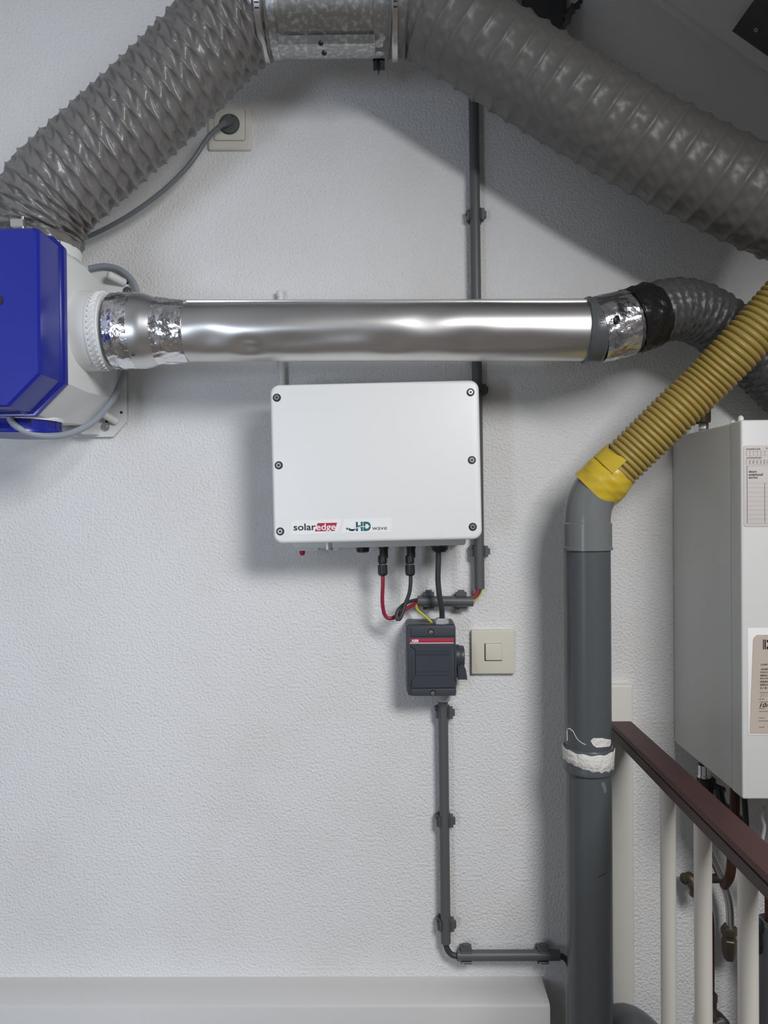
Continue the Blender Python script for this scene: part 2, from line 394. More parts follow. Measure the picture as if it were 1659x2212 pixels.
# ------------------------------------------------------------------ black roof timber and dark panel at the top right
mb = MB(); prof = [(P(*q, .11).x, P(*q, .11).z) for q in ((1125, 75), (1165, 110), (1197, 82), (1222, 42), (1224, -4), (1224, -30), (1129, -60))]
mb.prism(prof, -.003, -.11)
solo('roof_timber', mb, M['black'], 'black timber end in the corner of wall and sloping ceiling above the right duct', 'timber')
mb = MB()
for px, py, px2, py2 in ((1218, 40, 1240, 22), (1226, 52, 1236, 8), (1222, 24, 1252, 12), (1236, 22, 1262, -8), (1216, 60, 1230, 40)):
    p0, p1 = P(px, py, .112), P(px2, py2, .118); n = Vector((0, -1, 0)).cross((p1 - p0).normalized()) * .004
    mb.loft([[p0 - n, p0 + n, p0 + n + Vector((0, -.002, 0)), p0 - n + Vector((0, -.002, 0))], [p1 - n * 1.4, p1 + n * .6, p1 + n * .6 + Vector((0, -.002, 0)), p1 - n * 1.4 + Vector((0, -.002, 0))]])
solo('foil_scrap', mb, M['black'], 'torn black foil scraps beside the black roof timber', 'foil')
n = Vector((SL, 0, 1)).normalized(); xa, xb, oa, ob = .560, .86, .268, .66; mb = MB()
lo = [Vector((x, -o_, roof_z(x))) for x, o_ in ((xa, oa), (xb, oa), (xb, ob), (xa, ob))]
mb.loft([[p + SLN * .0 for p in lo], [p + SLN * .018 for p in lo]])
t = thing('ceiling_panel', lo[0], 'dark grey square panel fixed to the sloping ceiling', 'panel')
part(t, 'board', mb, M['dkpanel'])
sm = MB().lathe((0, 0, 0), SLN, [(0, .004), (.002, .004), (.003, .002)], 12).mesh('panel_screw'); sm.materials.append(M['steel'])
for fx, fo in ((.08, .08), (.92, .08), (.08, .92), (.92, .92)):
    x, o_ = xa + (xb - xa) * fx, oa + (ob - oa) * fo
    inst(t, 'screw', sm, Vector((x, -o_, roof_z(x))) + SLN * .018 - lo[0])

# ------------------------------------------------------------------ fan unit
UX = -0.520
def octo(xr, xl, zt_, zb, cb_, ct): return [(xr, zb + cb_), (xr, zt_ - ct), (xr - ct, zt_), (xl + ct, zt_), (xl, zt_ - ct), (xl, zb + cb_), (xl + cb_, zb), (xr - cb_, zb)]
def ring_o(poly, o_): return [Vector((x, -o_, EYE + z)) for x, z in poly]
t = thing('fan_unit', (-.71, 0, EYE + .29), 'white wall-mounted ventilation fan unit with blue cover', 'fan unit')
mb = MB().loft([ring_o(octo(-.534, -.886, .425, .165, .05, .02), .004), ring_o(octo(UX + .002, -.902, .434, .150, .05, .022), .20), ring_o(octo(UX - .003, -.897, .434, .155, .05, .022), .276)])
part(t, 'housing', mb, M['whitep'])
mb = MB()
def rr(ins, o_, ct=.020, dz=0): return ring_o(octo(UX + .002 - ins, -.902 + ins, .436 - ins - dz, .150 + ins, .050 - .4 * ins, ct), o_)
mb.loft([rr(.0, .272), rr(-.001, .277), rr(.0, .283), rr(.0025, .2835), rr(.003, .287), rr(.0045, .288), rr(.0045, .292, .016), rr(.0025, .350, .006, .012), rr(.0035, .357, .006, .0125), rr(.0065, .361, .006, .0125)])
cv = part(t, 'cover', mb, M['blue'], 'blue plastic cover', sharp=28)
q = P(2, 648, .3615); part(cv, 'cover_hole', MB().cyl(q + Vector((-.004, .001, 0)), q + Vector((-.004, -.0006, 0)), .0075, 20), M['black'])
mb = MB(); a = P(30, 880, .30)
mb.loft([[a + Vector((0, 0, .004)), a + Vector((.016, 0, .004)), a + Vector((.019, 0, -.008)), a + Vector((.012, 0, -.01))], [a + Vector((0, .012, .004)), a + Vector((.016, .012, .004)), a + Vector((.019, .012, -.008)), a + Vector((.012, .012, -.01))]])
part(cv, 'cover_latch', mb, M['blue'])
# mounting plate on the wall
pl = [(-.62, .142), (-.545, .142), (-.519, .172), (-.519, .30), (-.504, .385), (-.504, .43), (-.512, .455), (-.535, .468), (-.62, .468)]
part(t, 'mounting_plate', MB().loft([ring_o(pl, .001), ring_o(pl, .009), ring_o([(x - .0015, z) for x, z in pl], .0105)]), M['whitep'])
mb = MB(); a, b = P(212, 888, .035), P(254, 912, .012)
mb.cyl(a, b, .0075, 16, .003); part(t, 'stiffening_rib', mb, M['whitep'])
mb = MB(); a, b = P(232, 592, .035), P(272, 612, .012); mb.cyl(a, b, .0075, 16, .003); part(t, 'stiffening_rib', mb, M['whitep'])
mb = MB(); a = P(178, 928, .03); b = P(206, 938, .03); mb.box(a.x, b.x, -.035, -.005, b.z, a.z); part(t, 'snap_block', mb, M['whitep'])
sm = MB().lathe((0, 0, 0), (0, -1, 0), [(0, .0085), (.002, .0085), (.003, .0075), (.003, .0045), (.0045, .004), (.0045, .0018), (.003, .001)], 20).mesh('mounting_screw'); sm.materials.append(M['steel'])
for px, py in ((228, 922), (275, 629)): inst(t, 'mounting_screw', sm, P(px, py, .0105) - Vector(t.location))
dm = MB().cyl((0, 0.001, 0), (0, -.0004, 0), .0028, 14).mesh('plate_hole'); dm.materials.append(M['black'])
for px, py in ((262, 891), (275, 611), (275, 622), (230, 911)): inst(t, 'plate_hole', dm, P(px, py, .0105) - Vector(t.location))
# side spigot and top/bottom ports
pc = P(200, 716, DO); axd = Vector((1, 0, 0)); pc.x = UX - .012
part(t, 'side_spigot', MB().lathe(pc, axd, [(0, .070), (.014, .0672), (.036, .0660), (.0365, .0668), (.040, .0668), (.0405, .0640), (.053, .0640), (.054, .0605), (.056, .0605)], 64), M['whitep'])
mb = MB()
for k in range(44):                                  # oblique ribs around the spigot
    th = 2 * math.pi * k / 44; th2 = th + .16
    d0 = Vector((0, -math.cos(th), math.sin(th))); d1 = Vector((0, -math.cos(th2), math.sin(th2))); p0 = pc + axd * .042 + d0 * .0650; p1 = pc + axd * .0515 + d1 * .0650
    mb.cyl(p0, p1, .0017, 6)
part(t, 'spigot_ribs', mb, M['whitep'], kind='stuff')
tp = P(72, 530, DO); tp.z = EYE + .425
part(t, 'top_spigot', MB().lathe(tp, (0, 0, 1), [(0, .0770), (.018, .0770), (.020, .072), (.05, .072)], 64), M['whitep'])
mb = MB()
for k in range(9):
    th = R(20 + k * 4.5); d = Vector((math.sin(th), -math.cos(th), 0)); p0 = tp + d * .0787 + Vector((0, 0, .008)); mb.cyl(p0, p0 + Vector((0, 0, .010)), .0011, 6)
part(t, 'spigot_ribs', mb, M['inkg'], kind='stuff')
bc = P(46, 925, DO); bp = Vector((-.634, -DO, EYE + .155))
cap = part(t, 'port_cap', MB().lathe(bp, (0, 0, -1), [(-.02, .0675), (0, .0675), (.018, .0675), (.022, .070), (.027, .070), (.029, .068)], 64), M['blue'], 'blue round cap under the unit')
mb = MB()
for k in range(14):
    th = R(-85 + k * 14); d = Vector((math.sin(th), -math.cos(th), 0)); p0 = bp + d * .0678; mb.cyl(p0, p0 + Vector((0, 0, -.018)), .0008, 6)
part(cap, 'cap_grooves', mb, M['black'], kind='stuff')
mb = MB().lathe(bp, (0, 0, 1), [(-.006, .071), (.0, .071), (.008, .069)], 64); part(t, 'bottom_collar', mb, M['whitep'])
# cables
def cable(name, pts, r, m, label, cat='cable', seg=14, step=.006):
    return solo(name, MB().sweep(curve(PP(pts), step), r, seg=seg), m, label, cat, origin=P(*pts[0]), sharp=60)
cable('fan_cable', [(18, 886, .27), (19, 897, .27), (30, 917, .265), (62, 935, .25), (108, 942, .225), (155, 935, .19), (205, 908, .15), (243, 862, .10), (266, 812, .06), (285, 760, .035), (300, 700, .022), (298, 640, .018), (286, 606, .018), (262, 584, .018), (238, 576, .018), (218, 575, .02), (192, 580, .022)], .0056, M['cable'], 'grey cable looping under the blue fan unit and up behind its spigot')

# ------------------------------------------------------------------ socket, plug, power cable
q0, q1 = P(450, 321, .009), P(542, 231, .009); cq = q0.lerp(q1, .5)
t = thing('wall_socket', (cq.x, 0, cq.z), 'cream wall socket with a grey plug below the left duct', 'socket', roty=R(.6))
hw = (q1.x - q0.x) / 2
part(t, 'frame', MB().slab(-hw, hw, -hw, hw, .004, 0, -.009, .004), M['creamd'], local=True)
part(t, 'insert', MB().slab(-.030, .030, -.025, .0355, .004, -.006, -.0115, .0015), M['creamd'], local=True)
part(t, 'insert_gap', MB().slab(-.0308, .0308, -.0258, .0363, .0045, -.006, -.0094, .0003), M['inkg'], local=True)
mb = MB(); ring = [(0, .0225), (-.0, .0205), (.016, .0195)]
part(t, 'recess', MB().lathe((.0, -.0120, .0055), (0, 1, 0), [(0, .0205), (.0, .0195), (.0002, .0195), (.0002, .0)], 40, cap=False), M['plug'], local=True)
pt = P(495, 270, .012)
t = thing('power_plug', pt, 'grey mains plug pushed into the cream wall socket', 'plug')
mb = MB().lathe(pt, (0, -1, 0), [(-.002, .0170), (.004, .0168), (.0065, .0145)], 32); part(t, 'plug_body', mb, M['plug'])
a = pt + Vector((.002, -.004, .006)); b = P(476, 272, .040)
mb = MB().lathe(a, b - a, [(-.006, .0095), (.008, .0085), (.022, .0062), (.03, .0055)], 18); part(t, 'strain_relief', mb, M['plug'])
mb = MB().box(pt.x + .002, pt.x + .009, pt.y - .009, pt.y - .0062, pt.z + .001, pt.z + .013); part(t, 'pull_grip', mb, M['black'])
cable('power_cable', [(486, 264, .036), (472, 275, .045), (448, 299, .052), (424, 335, .055), (398, 368, .055), (350, 414, .055), (290, 458, .055), (235, 490, .055), (190, 511, .055), (150, 526, .06)],   .0045, M['cablep'], 'grey power cable hanging from the wall socket towards the fan unit')

# ------------------------------------------------------------------ rigid aluminium pipe with reducer and tapes
pa, pb = P(205, 716, DO), P(1300, 714, DO); axd = (pb - pa).normalized(); Lp = (pb - pa).length
def along(px): return (P(px, 716, DO) - pa).length * (1 if px >= 205 else -1)
t = thing('ventilation_pipe', pa, 'dented aluminium ventilation pipe running level above the inverter', 'pipe')
xs = along
prof = [(xs(248), .0625), (xs(250), .0632), (xs(312), .0630), (xs(326), .0605), (xs(342), .0555), (xs(356), .0525), (xs(400), .0515)]
part(t, 'reducer', MB().lathe(pa, axd, prof, 72), M['reduc'], sharp=60)
dents = [(560, .35, .08, .30, .0010), (470, -.45, .05, .4, .0045), (545, -.75, .035, .28, .006), (640, -.55, .09, .3, .004), (760, -.35, .10, .3, .0035), (850, -.6, .05, .3, .004), (905, .1, .05, .35, .0016), (930, .55, .05, .3, .0010), (1010, -.5, .06, .35, .003), (490, .15, .05, .4, .0010), (700, .25, .10, .5, .0008), (1120, -.55, .08, .3, .0018)]
p0 = P(392, 717, DO); p1 = P(1268, 715, DO); n = 170
path = [p0.lerp(p1, k / n) for k in range(n + 1)]
def rpipe(i, s, th):
    if th > math.pi: th -= 2 * math.pi
    r = .0502
    for dpx, dth, dl, da, dd in dents:
        u = (s - (P(dpx, 716, DO) - p0).length) / dl * 1.6; v = (th + dth) / da
        if abs(u) < 3 and abs(v) < 3: r -= dd * math.exp(-u * u - v * v)
    r += .0002 * math.sin(s * 21 + th * 2)
    return r
part(t, 'tube', MB().sweep(path, rpipe, seg=128), M['alu'], sharp=60)
# folded lengthwise seam along the upper front
th = R(66); d = Vector((0, -math.cos(th), math.sin(th))); d2 = Vector((0, math.sin(th), math.cos(th)))
a, b = P(396, 717, DO), P(1262, 715, DO); mb = MB()
mb.loft([[q + d * .0508 + d2 * s0 + d * h for s0, h in ((-.0035, -.002), (-.003, .0016), (.006, .0016), (.008, -.002))] for q in (a, b)])
part(t, 'seam', mb, M['alu'])
def foil(root, p, axis, L, r, seed, name='foil_tape', m='foil', wob=.0011, end=None):
    rnd = random.Random(seed); ph = [rnd.uniform(0, 6.3) for _ in range(8)]
    axis = Vector(axis).normalized(); pth = [Vector(p) + axis * (L * k / 14) for k in range(15)]
    e = end if end is not None else r
    def rf(i, s, th):
        w = i / 14
        return r + (e - r) * w + wob * (math.sin(th * 5 + ph[0] + w * 6) * .5 + math.sin(th * 13 + ph[1] - w * 5) * .4 + math.sin(th * 29 + ph[2] + w * 9) * .25 + math.exp(-((w - .42) / .1) ** 2) * .9)
    return part(root, name, MB().sweep(pth, rf, seg=120), M[m], sharp=70)
foil(t, pa + axd * xs(249), axd, xs(298) - xs(249), .0636, 5)
foil(t, pa + axd * xs(343), axd, xs(408) - xs(343), .0562, 8, end=.0523)
sm = MB().cyl((0, .0006, 0), (0, -.0006, 0), .0032, 14).mesh('punch_mark'); sm.materials.append(M['black'])
th = R(-50); inst(t, 'screw_hole', sm, pa + axd * xs(305) + Vector((0, -math.cos(th), math.sin(th))) * .0632 - pa, (th, 0, 0))
# plastic coupling
c0 = P(1264, 714, DO)
part(t, 'coupling', MB().lathe(c0, axd, [(-.002, .050), (-.002, .0545), (.003, .0562), (.007, .0545), (.016, .0540), (.024, .0545), (.028, .052)], 72), M['pvc'], 'grey plastic coupling ring')
o = text(t, 'size_mark', '100', -.008, .008, -.0035, .0035, 0, M['ink'])
o.location = c0 + axd * .0135 + Vector((0, -.0548, .006)) - pa; o.rotation_euler = (0, R(-90), 0)
ca_ = P(1290, 713, DO); cb_ = P(1356, 697, DO - .004); ad = (cb_ - ca_).normalized()
foil(t, ca_ - ad * .004, ad, (cb_ - ca_).length + .004, .0552, 13, end=.0548)
q = P(1333, 690, DO + .056); mb = MB().lathe(q, (.15, -1, .05), [(-.002, .0075), (.0006, .0072), (.0008, .0)], 14, cap=False)
for v in mb.v: v.x = q.x + (v.x - q.x) * .7
part(t, 'tape_hole', mb, M['blackt'])
# small flexible duct behind the hose
fp = [P(1345, 700, DO - .003), P(1375, 691, DO - .008), P(1410, 679, DO - .02), P(1455, 668, DO - .038), P(1500, 674, DO - .055), P(1550, 700, DO - .075), P(1600, 743, DO - .095), P(1660, 800, DO - .11), P(1740, 880, DO - .12)]
Fpath = curve(fp, 0.0022)
t = thing('flexible_duct', Fpath[0], 'thin dark grey flexible duct arching from the aluminium pipe behind the yellow hose', 'duct')
part(t, 'duct_hose', duct_mesh(Fpath, 0.0535, 0.0165, 0.0032, 0.0016, 13, .0022, 110, 23, diamond=False), M['duct3'], sharp=80)
bt = curve(fp[:4], .004); n0, n1 = 3, 15
mb = MB().sweep(bt[n0:n1], lambda i, s, th: .0555 + .001 * math.sin(th * 7 + i) + .0008 * math.sin(th * 15 - i * 2), seg=90)
part(t, 'black_tape', mb, M['blackt'], 'shiny black tape', sharp=70)

# ------------------------------------------------------------------ thin white pipe behind the inverter
a, b = P(606, 640, .012), P(611, 850, .012)
t = thing('thin_white_pipe', a, 'thin white capped pipe on the wall behind the aluminium pipe', 'pipe')
part(t, 'tube', MB().cyl(a, b, .0062, 20), M['whitep'])
part(t, 'end_cap', MB().lathe(P(605, 628, .012), b - a, [(0, .006), (.002, .0072), (.012, .0072), (.012, .0062)], 20), M['whitep'])

# ------------------------------------------------------------------ conduits and clips
def conduit(p0, p1, label, o_=.021, r=.0098):
    a, b = P(*p0, o_), P(*p1, o_); d = (b - a).normalized()
    L = (b - a).length
    mb = MB().lathe(a, d, [(.004, r - .0018), (0, r - .0018), (0, r), (L, r), (L, r - .0018), (L - .004, r - .0018)], 28)
    return solo('conduit', mb, M['cond'], label, 'conduit', origin=b)
conduit((1023, 190), (1036, 1272), 'long grey vertical conduit running down behind the ducts and the inverter')
conduit((902, 1298), (1022, 1299), 'short grey level conduit just below the inverter', o_=.024)
conduit((957, 1512), (963, 2036), 'grey vertical conduit below the dark isolator box', r=.0096)
conduit((987, 2064), (1209, 2063), 'grey level conduit near the bottom ledge', o_=.024, r=.0100)
cmb = MB(); r = .0100
cmb.box(-.012, .012, -.0095, -.0, -.011, .011)
ro, ri = r + .0026, r + .0002
for sgn in (-1, 1):
    out, inn = [], []
    for k in range(9):
        a = R(-70 + k * 14); out.append((sgn * ro * math.cos(a), -.021 - ro * math.sin(a))); inn.append((sgn * ri * math.cos(a), -.021 - ri * math.sin(a)))
    pl = out + inn[::-1]
    cmb.loft([[(x, y, -.010) for x, y in pl], [(x, y, .010) for x, y in pl]])
cmb.box(ro - .001, ro + .0045, -.026, -.010, -.0105, .0105); cmb.box(ro + .0035, ro + .0085, -.023, -.013, -.006, .006)
cmb.box(-ro - .003, -ro + .001, -.022, -.006, -.0105, .004); cmb.box(-ro - .005, -ro + .001, -.017, -.006, .003, .0105)
clipm = cmb.mesh('conduit_clip'); clipm.materials.append(M['clip'])
def clip(px, py, rot, label, o_=0.0):
    o = bpy.data.objects.new('conduit_clip', clipm); COL.objects.link(o); p = P(px, py, .021); o.location = (p.x, -o_, p.z)
    o.rotation_euler = (0, R(rot), 0); tag(o, label, 'clip', 'conduit clips')
clip(1027, 463, .3, 'grey conduit clip on the long conduit between duct and aluminium pipe')
clip(1031, 842, .3, 'grey conduit clip beside the top right corner of the inverter')
clip(1035, 1191, .3, 'grey conduit clip beside the bottom right corner of the inverter')
clip(926, 1298, -90, 'left grey clip on the short level conduit below the inverter', .003)
clip(996, 1298, -90, 'right grey clip on the short level conduit below the inverter', .003)
clip(959, 1540, .3, 'top grey clip on the conduit right below the isolator box')
clip(960, 1774, .3, 'middle grey clip on the conduit below the isolator box')
clip(962, 1998, .3, 'lowest grey clip on the vertical conduit just above the bend')
clip(1007, 2063, -90, 'left grey clip on the bottom level conduit', .003)
clip(1173, 2063, -90, 'right grey clip on the bottom level conduit', .003)
cable('dark_cable', [(962, 2015, .021), (963, 2038, .021), (967, 2052, .022), (976, 2062, .023), (992, 2066, .024), (1010, 2066, .024)], .0056, M['cabled'], 'black cable bending between the lower vertical and level conduits')
cable('dark_cable', [(1190, 2064, .024), (1210, 2065, .024), (1221, 2070, .022), (1228, 2080, .020), (1234, 2095, .018)], .0056, M['cabled'], 'black cable leaving the bottom conduit behind the big grey pipe')

# ------------------------------------------------------------------ inverter
IO = 0.15
ic = P(812, 998, IO)
t = thing('solar_inverter', (ic.x, 0, ic.z), 'white rectangular solar inverter box on the wall', 'inverter', roty=R(-.85))
iw, ih = PX(452, IO) / 2, PX(344, IO) / 2
part(t, 'cover', MB().slab(-iw, iw, -ih, ih, .0165, -.098, -IO, .006, n=8, steps=5, taper=.002), M['white'], local=True)
part(t, 'chassis', MB().slab(-iw + .028, iw - .024, -ih - .0125, ih - .012, .006, -.012, -.099, .002), M['whitep'], local=True)
mb = MB()
for k in range(18): x = -iw + .04 + k * (2 * iw - .08) / 17; mb.box(x - .0015, x + .0015, -.013, -.002, -ih + .03, ih - .03)
part(t, 'heat_sink', mb, M['zinc'], local=True, kind='stuff')
mb = MB().box(-.150, -.112, -.094, -.05, -ih - .0165, -ih - .012); part(t, 'bottom_lug', mb, M['whitep'], local=True)
mb = MB().box(-.098, -.072, -.096, -.05, -ih - .0165, -ih - .012); part(t, 'bottom_lug', mb, M['whitep'], local=True)
mb = MB().box(-.0215, -.0055, -.0995, -.09, -ih - .012, -ih - .003); part(t, 'bottom_tab', mb, M['whitep'], local=True)
def iloc(px, py):                              # photo pixel on the cover face -> local x,z
    dx, dy = (px - 812) * PX(1, IO), -(py - 998) * PX(1, IO); a = R(1.30)
    return dx * math.cos(a) + dy * math.sin(a), -dx * math.sin(a) + dy * math.cos(a)
hm = MB().lathe((0, 0, 0), (0, -1, 0), [(0, .0072), (.0004, .0072), (.0004, .0)], 24, cap=False).mesh('screw_recess'); hm.materials.append(M['black'])
sm = MB().lathe((0, 0, 0), (0, -1, 0), [(0, .0050), (.0022, .0048), (.003, .0040), (.003, .0022)], 24).mesh('cover_screw'); sm.materials.append(M['steel'])
xm = MB().lathe((0, 0, 0), (0, -1, 0), [(.0, .0022), (.0004, .0022), (.0004, .0)], 6, cap=False).mesh('hex_socket'); xm.materials.append(M['black'])
for px, py in ((598, 859), (1016, 848), (602, 1005), (1019, 994), (605, 1148), (1021, 1138)):
    x, z = iloc(px, py); s_ = inst(t, 'cover_screw', sm, (x, -IO, z)); inst(s_, 'screw_recess', hm, (0, 0, 0)); inst(s_, 'hex_socket', xm, (0, -.003, 0))
def flat(root, name, poly, y, th, m, label=None): return part(root, name, MB().prism(poly, y, y - th), m, label, local=True)
s1 = [iloc(*p) for p in ((628, 1156), (728, 1152), (738, 1122), (628, 1126))]
st = flat(t, 'logo_sticker', s1, -IO, .0003, M['sticker'], 'white sticker with black and red lettering'); yy = -IO - .0003
x0, z0 = iloc(634, 1147); x1, z1 = iloc(682, 1131)
text(st, 'lettering', 'solar', x0, x1, z0 + .0005, z1 + .0005, yy - .0002, M['ink'], bold=.018)
flat(st, 'red_block', [iloc(*p) for p in ((680, 1148), (723, 1147), (728, 1129), (686, 1130))], yy, .0002, M['redp'])
x0, z0 = iloc(683, 1150); x1, z1 = iloc(725, 1131)
text(st, 'lettering', 'edge', x0, x1, z0, z1 + .0005, yy - .0005, M['whitet'], bold=.012)
s2 = [iloc(*p) for p in ((735, 1152), (845, 1149), (845, 1119), (743, 1122))]
st = flat(t, 'model_sticker', s2, -IO, .0003, M['sticker'], 'white sticker with teal lettering')
x0, z0 = iloc(769, 1147); x1, z1 = iloc(801, 1128)
text(st, 'lettering', 'HD', x0, x1, z0 - .0004, z1 + .0012, yy - .0002, M['teal'], bold=.05)
x0, z0 = iloc(804, 1145); x1, z1 = iloc(836, 1138)
text(st, 'lettering', 'wave', x0, x1, z0, z1, yy - .0002, M['ink'])
mb = MB()
for px, py, w_, h_ in ((748, 1140, 4, 4), (753, 1141, 4, 5), (757, 1143, 4, 4), (761, 1143, 4, 4), (765, 1141, 5, 4), (755, 1144, 10, 2)):
    x, z = iloc(px, py); mb.box(x, x + PX(w_, IO), yy - .0003, yy, z - PX(h_, IO), z)
part(st, 'pixel_mark', mb, M['teal'], local=True)
mb = MB(); pts = [iloc(*p) for p in ((766, 1143), (774, 1139), (784, 1137), (793, 1139), (799, 1136))]
pts3 = curve([Vector((x, yy - .0004, z)) for x, z in pts], .001)
for k in range(len(pts3) - 1): mb.loft([[pts3[k] + Vector((0, 0, -.0006)), pts3[k] + Vector((0, 0, .0006))], [pts3[k + 1] + Vector((0, 0, -.0006)), pts3[k + 1] + Vector((0, 0, .0006))]], closed=False, cap0=False, cap1=False)
part(st, 'white_swoosh', mb, M['whitet'], local=True)
def lx_(px, py, o_):                            # local x,z at depth o_
    p = P(px, py, o_); return p.x - ic.x, p.z - ic.z
GO = .075; zb = -ih - .0125
x, z = lx_(650, 1190, .085); part(t, 'rotary_switch', MB().lathe((x, -.085, zb + .004), (0, 0, -1), [(0, .0055), (.012, .0055), (.017, .0035)], 16), M['redp'], 'small red switch knob', local=True)
x, z = lx_(710, 1182, .085); part(t, 'hinge_pin', MB().slab(x - .0055, x + .0055, zb - .004, zb + .012, .001, -.08, -.0995, .001), M['steel'], local=True)
mb = MB()
for a_, b_, c_ in ((781, .0125, .009),): 
    x, z = lx_(a_, 1188, GO); mb.lathe((x, -GO, zb + .004), (0, 0, -1), [(0, b_ + .003), (.004, b_ + .003), (.006, b_), (.004 + c_, b_ - .001), (.006 + c_, b_ - .004)], 24)
part(t, 'cable_gland', mb, M['black'], local=True)
x, z = lx_(947, 1188, GO); mb = MB().lathe((x, -GO, zb + .004), (0, 0, -1), [(0, .0185), (.006, .0185), (.008, .016), (.012, .0155), (.017, .011), (.017, .006)], 12)
part(t, 'cable_gland', mb, M['black'], local=True)
for px in (826, 885):
    x, z = lx_(px, 1186, GO)
    part(t, 'panel_connector', MB().lathe((x, -GO, zb + .004), (0, 0, -1), [(0, .0092), (.008, .0092), (.010, .0082), (.026, .0082)], 18), M['black'], local=True)
# string cables with plug connectors
def string_cable(px, pts, m, label, y1=1243):
    top = P(px, 1200, GO); bot = P(px + 1, y1, GO)
    t = thing('string_cable', top, label, 'cable')
    L = (top - bot).length; d = (bot - top)
    pr = [(0, .0078), (.004, .0085), (L * .36, .0085), (L * .4, .0066), (L * .46, .0066), (L * .48, .0088), (L * .93, .0088), (L, .0070), (L, .0036)]
    c = part(t, 'plug_connector', MB().lathe(top, d, pr, 18), M['black'], 'black plug connector', sharp=30)
    part(c, 'seal_ring', MB().lathe(top + d * .41, d, [(0, .0070), (.0022, .0070)], 18), M['abbb'])
    mb = MB()
    for k in range(10):
        th = 2 * math.pi * k / 10; dd = Vector((math.sin(th), -math.cos(th), 0)) * .0088; mb.cyl(top + d * .52 + dd, top + d * .9 + dd, .0008, 5)
    part(c, 'grip_ribs', mb, M['black'], kind='stuff')
    part(t, 'wire', MB().sweep(curve(PP(pts), .004), .0036, seg=12), m, sharp=60)
string_cable(826, [(827, 1236, GO), (827, 1262, GO), (826, 1300, GO - .005), (831, 1328, GO - .01), (843, 1336, GO - .012), (860, 1328, GO - .018), (880, 1313, GO - .03), (903, 1302.5, .029), (925, 1300, .024)], M['red'], 'dark red solar string cable with black plug under the inverter')
string_cable(885, [(887, 1236, GO), (887, 1258, GO), (884, 1282, GO), (875, 1306, GO), (868, 1328, GO + .004), (861, 1339, GO + .006), (856, 1332, GO + .004), (862, 1316, GO - .002), (879, 1302, GO - .024), (903, 1295.5, .026), (925, 1295, .022)], M['cabled'], 'black solar string cable with black plug looping under the inverter')
def striped(name, pts, r, label):
    pth = curve(PP(pts), .003); t = thing(name, pth[0], label, 'cable')
    part(t, 'wire', MB().sweep(pth, r, seg=12), M['ygcab'], sharp=60)
    fr = frames(pth); mb = MB(); rg = []
    for p, tt, a, b in fr: rg.append([p + (a * math.cos(q) + b * math.sin(q)) * (r + .0002) for q in (R(-65), R(-40), R(-15))])
    mb.loft(rg, closed=False, cap0=False, cap1=False); part(t, 'green_stripe', mb, M['green'], sharp=60)
striped('earth_cable', [(915, 1301, .024), (903, 1302, .028), (899, 1309, .034), (903, 1318, .04), (918, 1331, .045), (932, 1344, .045), (936, 1352, .04)], .0026, 'thin yellow and green earth wire entering the isolator box')
striped('earth_cable', [(1012, 1297, .030), (1024, 1296, .030), (1034, 1288, .028), (1040, 1276, .026), (1040, 1262, .024)], .0022, 'thin yellow and green earth wire at the foot of the long conduit')
cable('red_wire', [(1008, 1294, .026), (1022, 1292, .026), (1030, 1283, .025), (1034, 1272, .024), (1034, 1258, .022)], .0042, M['red'], 'dark red wire bending out of the foot of the long conduit')
cable('inverter_cable', [(947, 1192, GO), (947, 1215, GO), (946, 1250, GO - .003), (949, 1285, GO - .006), (954, 1312, GO - .012), (955, 1330, GO - .02), (955, 1350, GO - .025)], .0052, M['cabled'], 'thick dark grey cable from the inverter down to the isolator box')

# ------------------------------------------------------------------ isolator box
BO = .075; bc_ = P(932, 1427, BO)
t = thing('isolator_switch', (bc_.x, 0, bc_.z), 'dark grey isolator switch box with a red stripe below the inverter', 'switch box', roty=R(-.1))
bw, bh = PX(107, BO) / 2, PX(155, BO) / 2
part(t, 'base', MB().slab(-bw, bw, -bh, bh, .005, -.001, -.052, .001), M['abbb'], local=True)
lid = part(t, 'lid', MB().slab(-bw + .0015, bw - .0005, -bh + .0015, bh - .001, .004, -.0515, -BO, .003), M['abb'], local=True)
def bl(px, py): p = P(px, py, BO); return p.x - bc_.x, p.z - bc_.z
def bbox(root, name, x0, y0, x1, y1, ya, yb, m, bev=.0012, r=.001):
    a, b = bl(x0, y1), bl(x1, y0); return part(root, name, MB().slab(a[0], b[0], a[1], b[1], r, -ya, -yb, bev), m, local=True)
bbox(lid, 'top_band', 887, 1353, 983, 1375, BO - .001, BO + .0025, M['abb'])
bbox(lid, 'bottom_band', 888, 1487, 984, 1503, BO - .001, BO + .0025, M['abb'])
pn = [bl(*p) for p in ((887, 1394), (898, 1402), (898, 1455), (889, 1474), (889, 1485), (984, 1484), (984, 1474), (973, 1454), (972, 1402), (982, 1394))]
part(lid, 'centre_panel', MB().prism(pn, -BO + .001, -BO - .0035), M['abb'], local=True)
for yy0 in (1405, 1411, 1413.5, 1449, 1456.5):
    a, b = bl(899, yy0 + 1.2), bl(971, yy0); part(lid, 'panel_rib', MB().box(a[0], b[0], -BO - .0046, -BO - .003, a[1], b[1]), M['abb'], local=True)
for x0, x1 in ((884, 888), (982.5, 986)):
    bbox(lid, 'side_rail', x0, 1400, x1, 1480, BO - .001, BO + .002, M['abb'])
bd = bbox(t, 'brand_strip', 885, 1379, 980, 1388, BO - .001, BO + .0012, M['redp'], .0003, .0003)
bbox(bd, 'white_line', 885, 1388, 980, 1390, BO - .001, BO + .0012, M['whitet'], .0002, .0002)
a, b = bl(889, 1387), bl(904, 1381); text(bd, 'lettering', 'ABB', a[0], b[0], a[1], b[1], -BO - .0014, M['whitet'], bold=.03)
